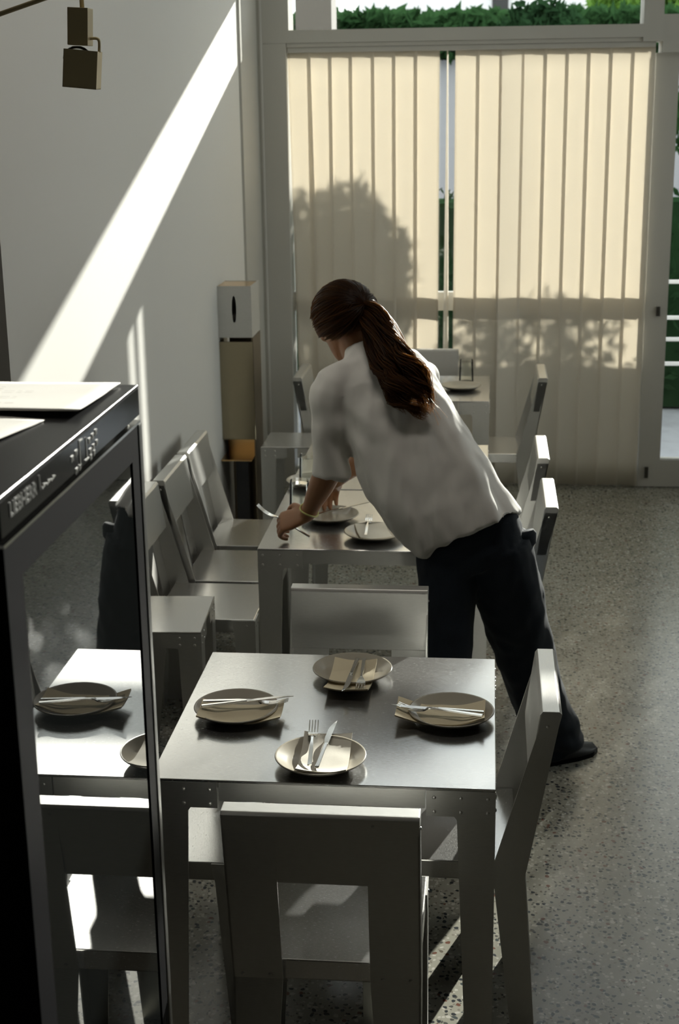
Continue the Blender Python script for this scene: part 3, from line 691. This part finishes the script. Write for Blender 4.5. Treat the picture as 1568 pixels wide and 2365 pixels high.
sphere(bm, H(.090, 0, -.066), (.008, .021, .005), (hf, hs, hu)); sphere(bm, H(.087, 0, -.075), (.008, .018, .006), (hf, hs, hu))   # lips
sphere(bm, H(.070, 0, -.108), (.018, .020, .014), (hf, hs, hu))                                                            # chin
limb(bm, ((-.365, 4.325, 1.30), (-.385, 4.345, 1.355), H(-.02, 0, -.055), H(-.012, 0, -.02)), (.075, .056, .053, .055))     # neck
SH_L, EL_L, WR_L = V((-.455, 4.23, 1.262)), V((-.462, 4.245, 1.035)), V((-.556, 4.335, .838))
SH_R, EL_R, WR_R = V((-.21, 4.43, 1.25)), V((-.35, 4.47, 1.03)), V((-.500, 4.615, .872))
sp_ = [(-.05, 4.14, .84), (-.10, 4.15, .92), (-.18, 4.18, 1.03), (-.26, 4.24, 1.16), (-.325, 4.29, 1.26), (-.36, 4.315, 1.31)]
loft(bm, [ell(c, V((a, 0, a*.35)), V((0, b, .3*b)), 24) for c, a, b in zip(sp_, (.135, .13, .125, .135, .12, .06), (.09, .085, .085, .09, .08, .06))])
for S, E_, W_ in ((SH_L, EL_L, WR_L), (SH_R, EL_R, WR_R)):
    limb(bm, (V((-.325, 4.31, 1.255)), S, S.lerp(E_, .5), E_, E_.lerp(W_, .35), W_.lerp(E_, .12), W_), (.06, .054, .045, .040, .041, .027, .0245))
def hand(W, f, s, curl, spread=1):
    """W wrist, f pointing direction, s across (towards the thumb)"""
    f = V(f).normalized(); s = V(s); s = (s-f*s.dot(f)).normalized(); n = s.cross(f); n = n if n.z > 0 else -n
    K = W+f*.088
    loft(bm, [ell(W+f*a, s*b, n*c, 16, 2.6) for a, b, c in ((-.012, .024, .017), (.018, .031, .0155), (.055, .040, .0145), (.085, .041, .0125), (.093, .036, .010))])
    for o, ln in ((.031, .95), (.0105, 1.05), (-.0105, 1.0), (-.030, .8)):
        a = K+s*o*spread-f*.006; pts = [a]; ang = .25
        for seg, da in ((.040, curl*.5), (.026, curl), (.020, curl*.7)):
            ang += da; a = a+(f*math.cos(ang)-n*math.sin(ang))*seg*ln; pts.append(a)
        limb(bm, pts, (.0098, .0090, .0080, .0062), 10, 3)
    b = W+f*.022+s*.028
    limb(bm, (b, b+(s*.75+f*.6-n*.15).normalized()*.036, b+(s*.75+f*.6-n*.15).normalized()*.036+(f*.9-n*.5+s*.1).normalized()*.028, b+(s*.75+f*.6).normalized()*.036+(f*.75-n*.75).normalized()*.050), (.0135, .0115, .0095, .007), 10, 3)
hand(WR_L, (-.86, .10, -.30), (-.10, .73, .54), 1.0)
hand(WR_R, (-.25, .72, -.42), (-.9, -.3, .1), .65)
body = remesh('body', bm, SKIN, .0042, 4)
bm = B()
for s in (-1, 1): sphere(bm, H(.080, s*.031, .004), .0125)
mk('eyes', bm, EYE, pe, True, off=pno)
# --- shirt
rings = [((-.044, 4.125, .846), (.147, 0, .072), .128), ((-.119, 4.15, .917), (.172, 0, .066), .132), ((-.168, 4.18, .999), (.180, 0, .056), .130), ((-.221, 4.21, 1.088), (.176, 0, .046), .128),
         ((-.268, 4.25, 1.178), (.166, .03, .036), .125), ((-.309, 4.285, 1.262), (.150, .06, .028), .110), ((-.336, 4.31, 1.322), (.118, .05, .026), .080), ((-.368, 4.33, 1.362), (.060, .02, .022), .058), ((-.376, 4.338, 1.376), (.052, .015, .020), .052)]
bm = B(); R = []
for i, (c, a, b) in enumerate(rings):
    c, a = V(c), V(a); nx = V(rings[min(i+1, len(rings)-1)][0])-V(rings[max(i-1, 0)][0]); bd = nx.cross(a).normalized()
    R.append(ell(c, a, bd*b, 32, 2.35))
loft(bm, R)
limb(bm, (V((-.35, 4.30, 1.285)), SH_L+V((.0, 0, .005)), V((-.463, 4.232, 1.17)), V((-.466, 4.240, 1.07)), V((-.468, 4.243, .990))), (.062, .066, .062, .058, .060), 22)
limb(bm, (V((-.32, 4.34, 1.27)), SH_R, SH_R.lerp(EL_R, .5), EL_R.lerp(SH_R, .08)), (.062, .068, .064, .062), 22)
def folds(p, n):
    h = max(0, min(1, (1.24-p.z)/.25)); q = V((p.x+.35*(p.z-1.0), p.y, p.z))
    d = .022*h*noise.noise(V((q.x*19, q.y*10, p.z*2.6))) + .008*noise.noise(V((p.x*11+3, p.y*11, p.z*9)))+.004*noise.noise(V((p.x*30+3, p.y*30, p.z*14)))
    arm = math.exp(-((p.x+.392)/.03)**2-((p.z-1.12)/.10)**2)
    d -= .013*arm
    d += .005*math.sin(p.z*55+p.x*40)*math.exp(-((p.x+.40)/.06)**2-((p.z-1.15)/.09)**2)
    return n*d
shirt = remesh('shirt', bm, SHIRT, .0065, 5, folds)
bm = B(); tube(bm, [V((-.374, 4.334, 1.372))+V((.050*math.cos(a), .050*math.sin(a)*.95, .018*math.cos(a)+.008*math.sin(a))) for a in [2*PI*k/24 for k in range(25)]], .006, 8); mk('collar', bm, SHIRT, shirt, True, off=pno)
# --- jeans
bm = B()
loft(bm, [ell(c, V((a, 0, a*.36)), V((0, b, .12*b)), 28, 2.2) for c, a, b in (((-.065, 4.16, .925), .125, .090), ((-.048, 4.14, .87), .142, .105), ((-.036, 4.135, .81), .150, .112), ((-.034, 4.135, .755), .140, .105))])
limb(bm, ((-.108, 4.125, .82), (-.108, 4.10, .68), (-.108, 4.075, .50), (-.112, 4.06, .30), (-.118, 4.05, .045)), (.098, .088, .078, .078, .092), 22)
limb(bm, ((.034, 4.14, .82), (.074, 4.17, .66), (.128, 4.25, .44), (.182, 4.32, .25), (.250, 4.375, .06)), (.108, .103, .094, .088, .090), 22)
def dfold(p, n):
    d = .006*noise.noise(V((p.x*14, p.y*14, p.z*9))) + .004*noise.noise(V((p.x*26+7, p.y*26, p.z*20)))
    if p.z < .22: d += .007*math.sin(p.z*95+p.x*20)*(1-p.z/.22)
    return n*d
jeans = remesh('jeans', bm, DENIM, .0075, 5, dfold)
bm = B(); loft(bm, [ell(V((.125, 4.13, z)), V((.028, .02, .006))*s, V((-.012, .012, 0))*s, 16) for z, s in ((.80, .6), (.815, 1), (.845, 1), (.858, .7))]); mk('hip_pocket', bm, DENIM, jeans, True, off=pno)
def shoe(c, ang):
    bm = B(); d = V((math.cos(ang), math.sin(ang), 0)); s = V((-d.y, d.x, 0)); c = V(c)
    R = [[c+d*t+s*(w_*x)+V((0, 0, z)) for x, z in ((-1, .004), (-.95, .022), (-.6, h*.8), (0, h), (.6, h*.8), (.95, .022), (1, .004), (0, .002))] for t, w_, h in ((-.085, .018, .04), (-.075, .032, .075), (-.03, .037, .085), (.02, .040, .075), (.07, .045, .055), (.12, .043, .042), (.155, .028, .032), (.165, .012, .022))]
    loft(bm, R); bmesh.ops.subdivide_edges(bm, edges=bm.edges[:], cuts=1, smooth=.6, use_grid_fill=True)
    for v in bm.verts: v.co.z = max(v.co.z, .001)
    o = mk('shoe', bm, SHOE, pe, True, off=pno); o['label'] = 'black shoe'
    bm = B(); R = [[c+d*t+s*w_*x+V((0, 0, z)) for x, z in ((-1, 0), (1, 0), (1, .014), (-1, .014))] for t, w_ in ((-.088, .022), (-.07, .036), (0, .040), (.07, .047), (.13, .042), (.168, .014))]
    loft(bm, R); mk('sole', bm, BLK, o, off=pno)
shoe((.235, 4.375, 0), .55); shoe((-.118, 4.06, 0), 1.35)
# --- bracelet
bm = B(); wd = (WR_L-EL_L).normalized(); a = wd.orthogonal().normalized(); b = wd.cross(a); c = WR_L-wd*.022
tube(bm, [c+a*.030*math.cos(t)+b*.030*math.sin(t)+wd*.004*math.sin(2*t) for t in [2*PI*k/32 for k in range(33)]], .0028, 8); mk('bracelet', bm, BAND, pe, True, off=pno)
# --- hair: combed cap, tie and wavy ponytail
T = H(-.098, .010, .006)
rn = random.Random(12); bm = B()
ax = (.116, .102, .116)
def onhead(d, k=1.0): return HC+hf*(-.006)+hu*(-.004)+hf*(d.x*ax[0]*k)+hs*(d.y*ax[1]*k)+hu*(d.z*ax[2]*k)
def hairy(d): return d.x < .30+.62*max(0, d.z) and d.z > -.60+.62*max(0, d.x+.25)
nU, nW = 48, 32; grid = {}
for j in range(nW+1):
    for i in range(nU):
        th, ph = 2*PI*i/nU, PI*j/nW; d = V((math.sin(ph)*math.cos(th), math.sin(ph)*math.sin(th), math.cos(ph)))
        grid[i, j] = (d, bm.verts.new(onhead(d, .985+.012*noise.noise(d*9))))
for j in range(nW):
    for i in range(nU):
        q = [grid[i, j], grid[(i+1) % nU, j], grid[(i+1) % nU, j+1], grid[i, j+1]]
        if all(hairy(z[0]) for z in q): bm.faces.new([z[1] for z in q])
bmesh.ops.delete(bm, geom=[v for v in bm.verts if not v.link_faces], context='VERTS')
dT = V((-.96, .10, .06)).normalized(); cnt = 0
while cnt < 900:
    d = V((rn.gauss(0, 1), rn.gauss(0, 1), rn.gauss(0, 1))).normalized()
    if not hairy(d) or d.dot(dT) > .93: continue
    cnt += 1; ang = d.angle(dT); axr = d.cross(dT).normalized(); pts = []; lift = rn.uniform(.985, 1.035)
    for k in range(9):
        t = k/8; q = Quaternion(axr, ang*t) @ d; q = (q+V((0, 0, .10*math.sin(PI*t)*(1 if d.z > 0 else -.4)))).normalized()
        pts.append(onhead(q, lift+.008*math.sin(t*PI+cnt)))
    tube(bm, pts, [.0008]+[.0021]*7+[.0014], 4, False)
hair = mk('hair', bm, HAIR, pe, True, off=pno)
bm = B()
path = spline((T, T+V((.035, -.030, -.030)), V((-.272, 4.165, 1.365)), V((-.232, 4.120, 1.312)), V((-.192, 4.095, 1.262)), V((-.150, 4.085, 1.222))), 8); NP = len(path)
locks = [(rn.uniform(0, 2*PI), .15+.95*math.sqrt(rn.random()), rn.uniform(0, 6.3), rn.uniform(1.8, 3.2), rn.uniform(.008, .017), rn.uniform(.78, 1.0)) for _ in range(26)]
for s_ in range(900):
    la, lr, lph, lf, lam, lend = rn.choice(locks)
    a0, r0_ = rn.uniform(0, 2*PI), .30*math.sqrt(rn.random()); ox, oy = math.cos(la)*lr+math.cos(a0)*r0_, math.sin(la)*lr+math.sin(a0)*r0_
    ph, fq, am, end = lph+rn.gauss(0, .28), lf+rn.gauss(0, .05), lam*rn.uniform(.8, 1.2), lend*rn.uniform(.88, 1.0); pts = []
    for k in range(19):
        t = k/18*end; x = t*(NP-1); i = min(int(x), NP-2); p = path[i].lerp(path[i+1], x-i); tg = (path[i+1]-path[i]).normalized()
        e1 = tg.cross(V((0, 1, .2))).normalized(); e2 = tg.cross(e1)
        wdt = (.014+.044*math.sin(min(1, t*1.5)*PI/2))*(1-.50*max(0, t-.65)/.35)
        g = min(1, t*3.5); w1 = am*math.sin(fq*2*PI*t+ph)*g; w2 = am*.8*math.cos(fq*2*PI*t+ph)*g
        pts.append(p+e1*(ox*wdt+w1)+e2*(oy*wdt*.55+w2))
    tube(bm, pts, [.0017]*13+[.0015, .0013, .0011, .0008, .0005, .0003], 4, False)
for s_ in range(26):
    a = rn.uniform(0, 2*PI); p0 = path[rn.randint(4, NP-8)]; d = V((rn.uniform(-.2, 1), rn.uniform(-.6, .1), rn.uniform(-1, .6))).normalized()
    tube(bm, spline((p0, p0+V((.02, -.01, .0))+d*.02, p0+V((.03, -.02, -.03))+d*.05), 3), .0005, 3, False)
pt = mk('ponytail', bm, HAIR, hair, True, off=pno)
tdir = (path[2]-path[0]).normalized(); a = tdir.orthogonal().normalized(); b = tdir.cross(a)
bm = B(); tube(bm, [path[1]+a*.019*math.cos(t)+b*.019*math.sin(t) for t in [2*PI*k/20 for k in range(21)]], .0055, 8); mk('hair_tie', bm, BLK, hair, True, off=pno)
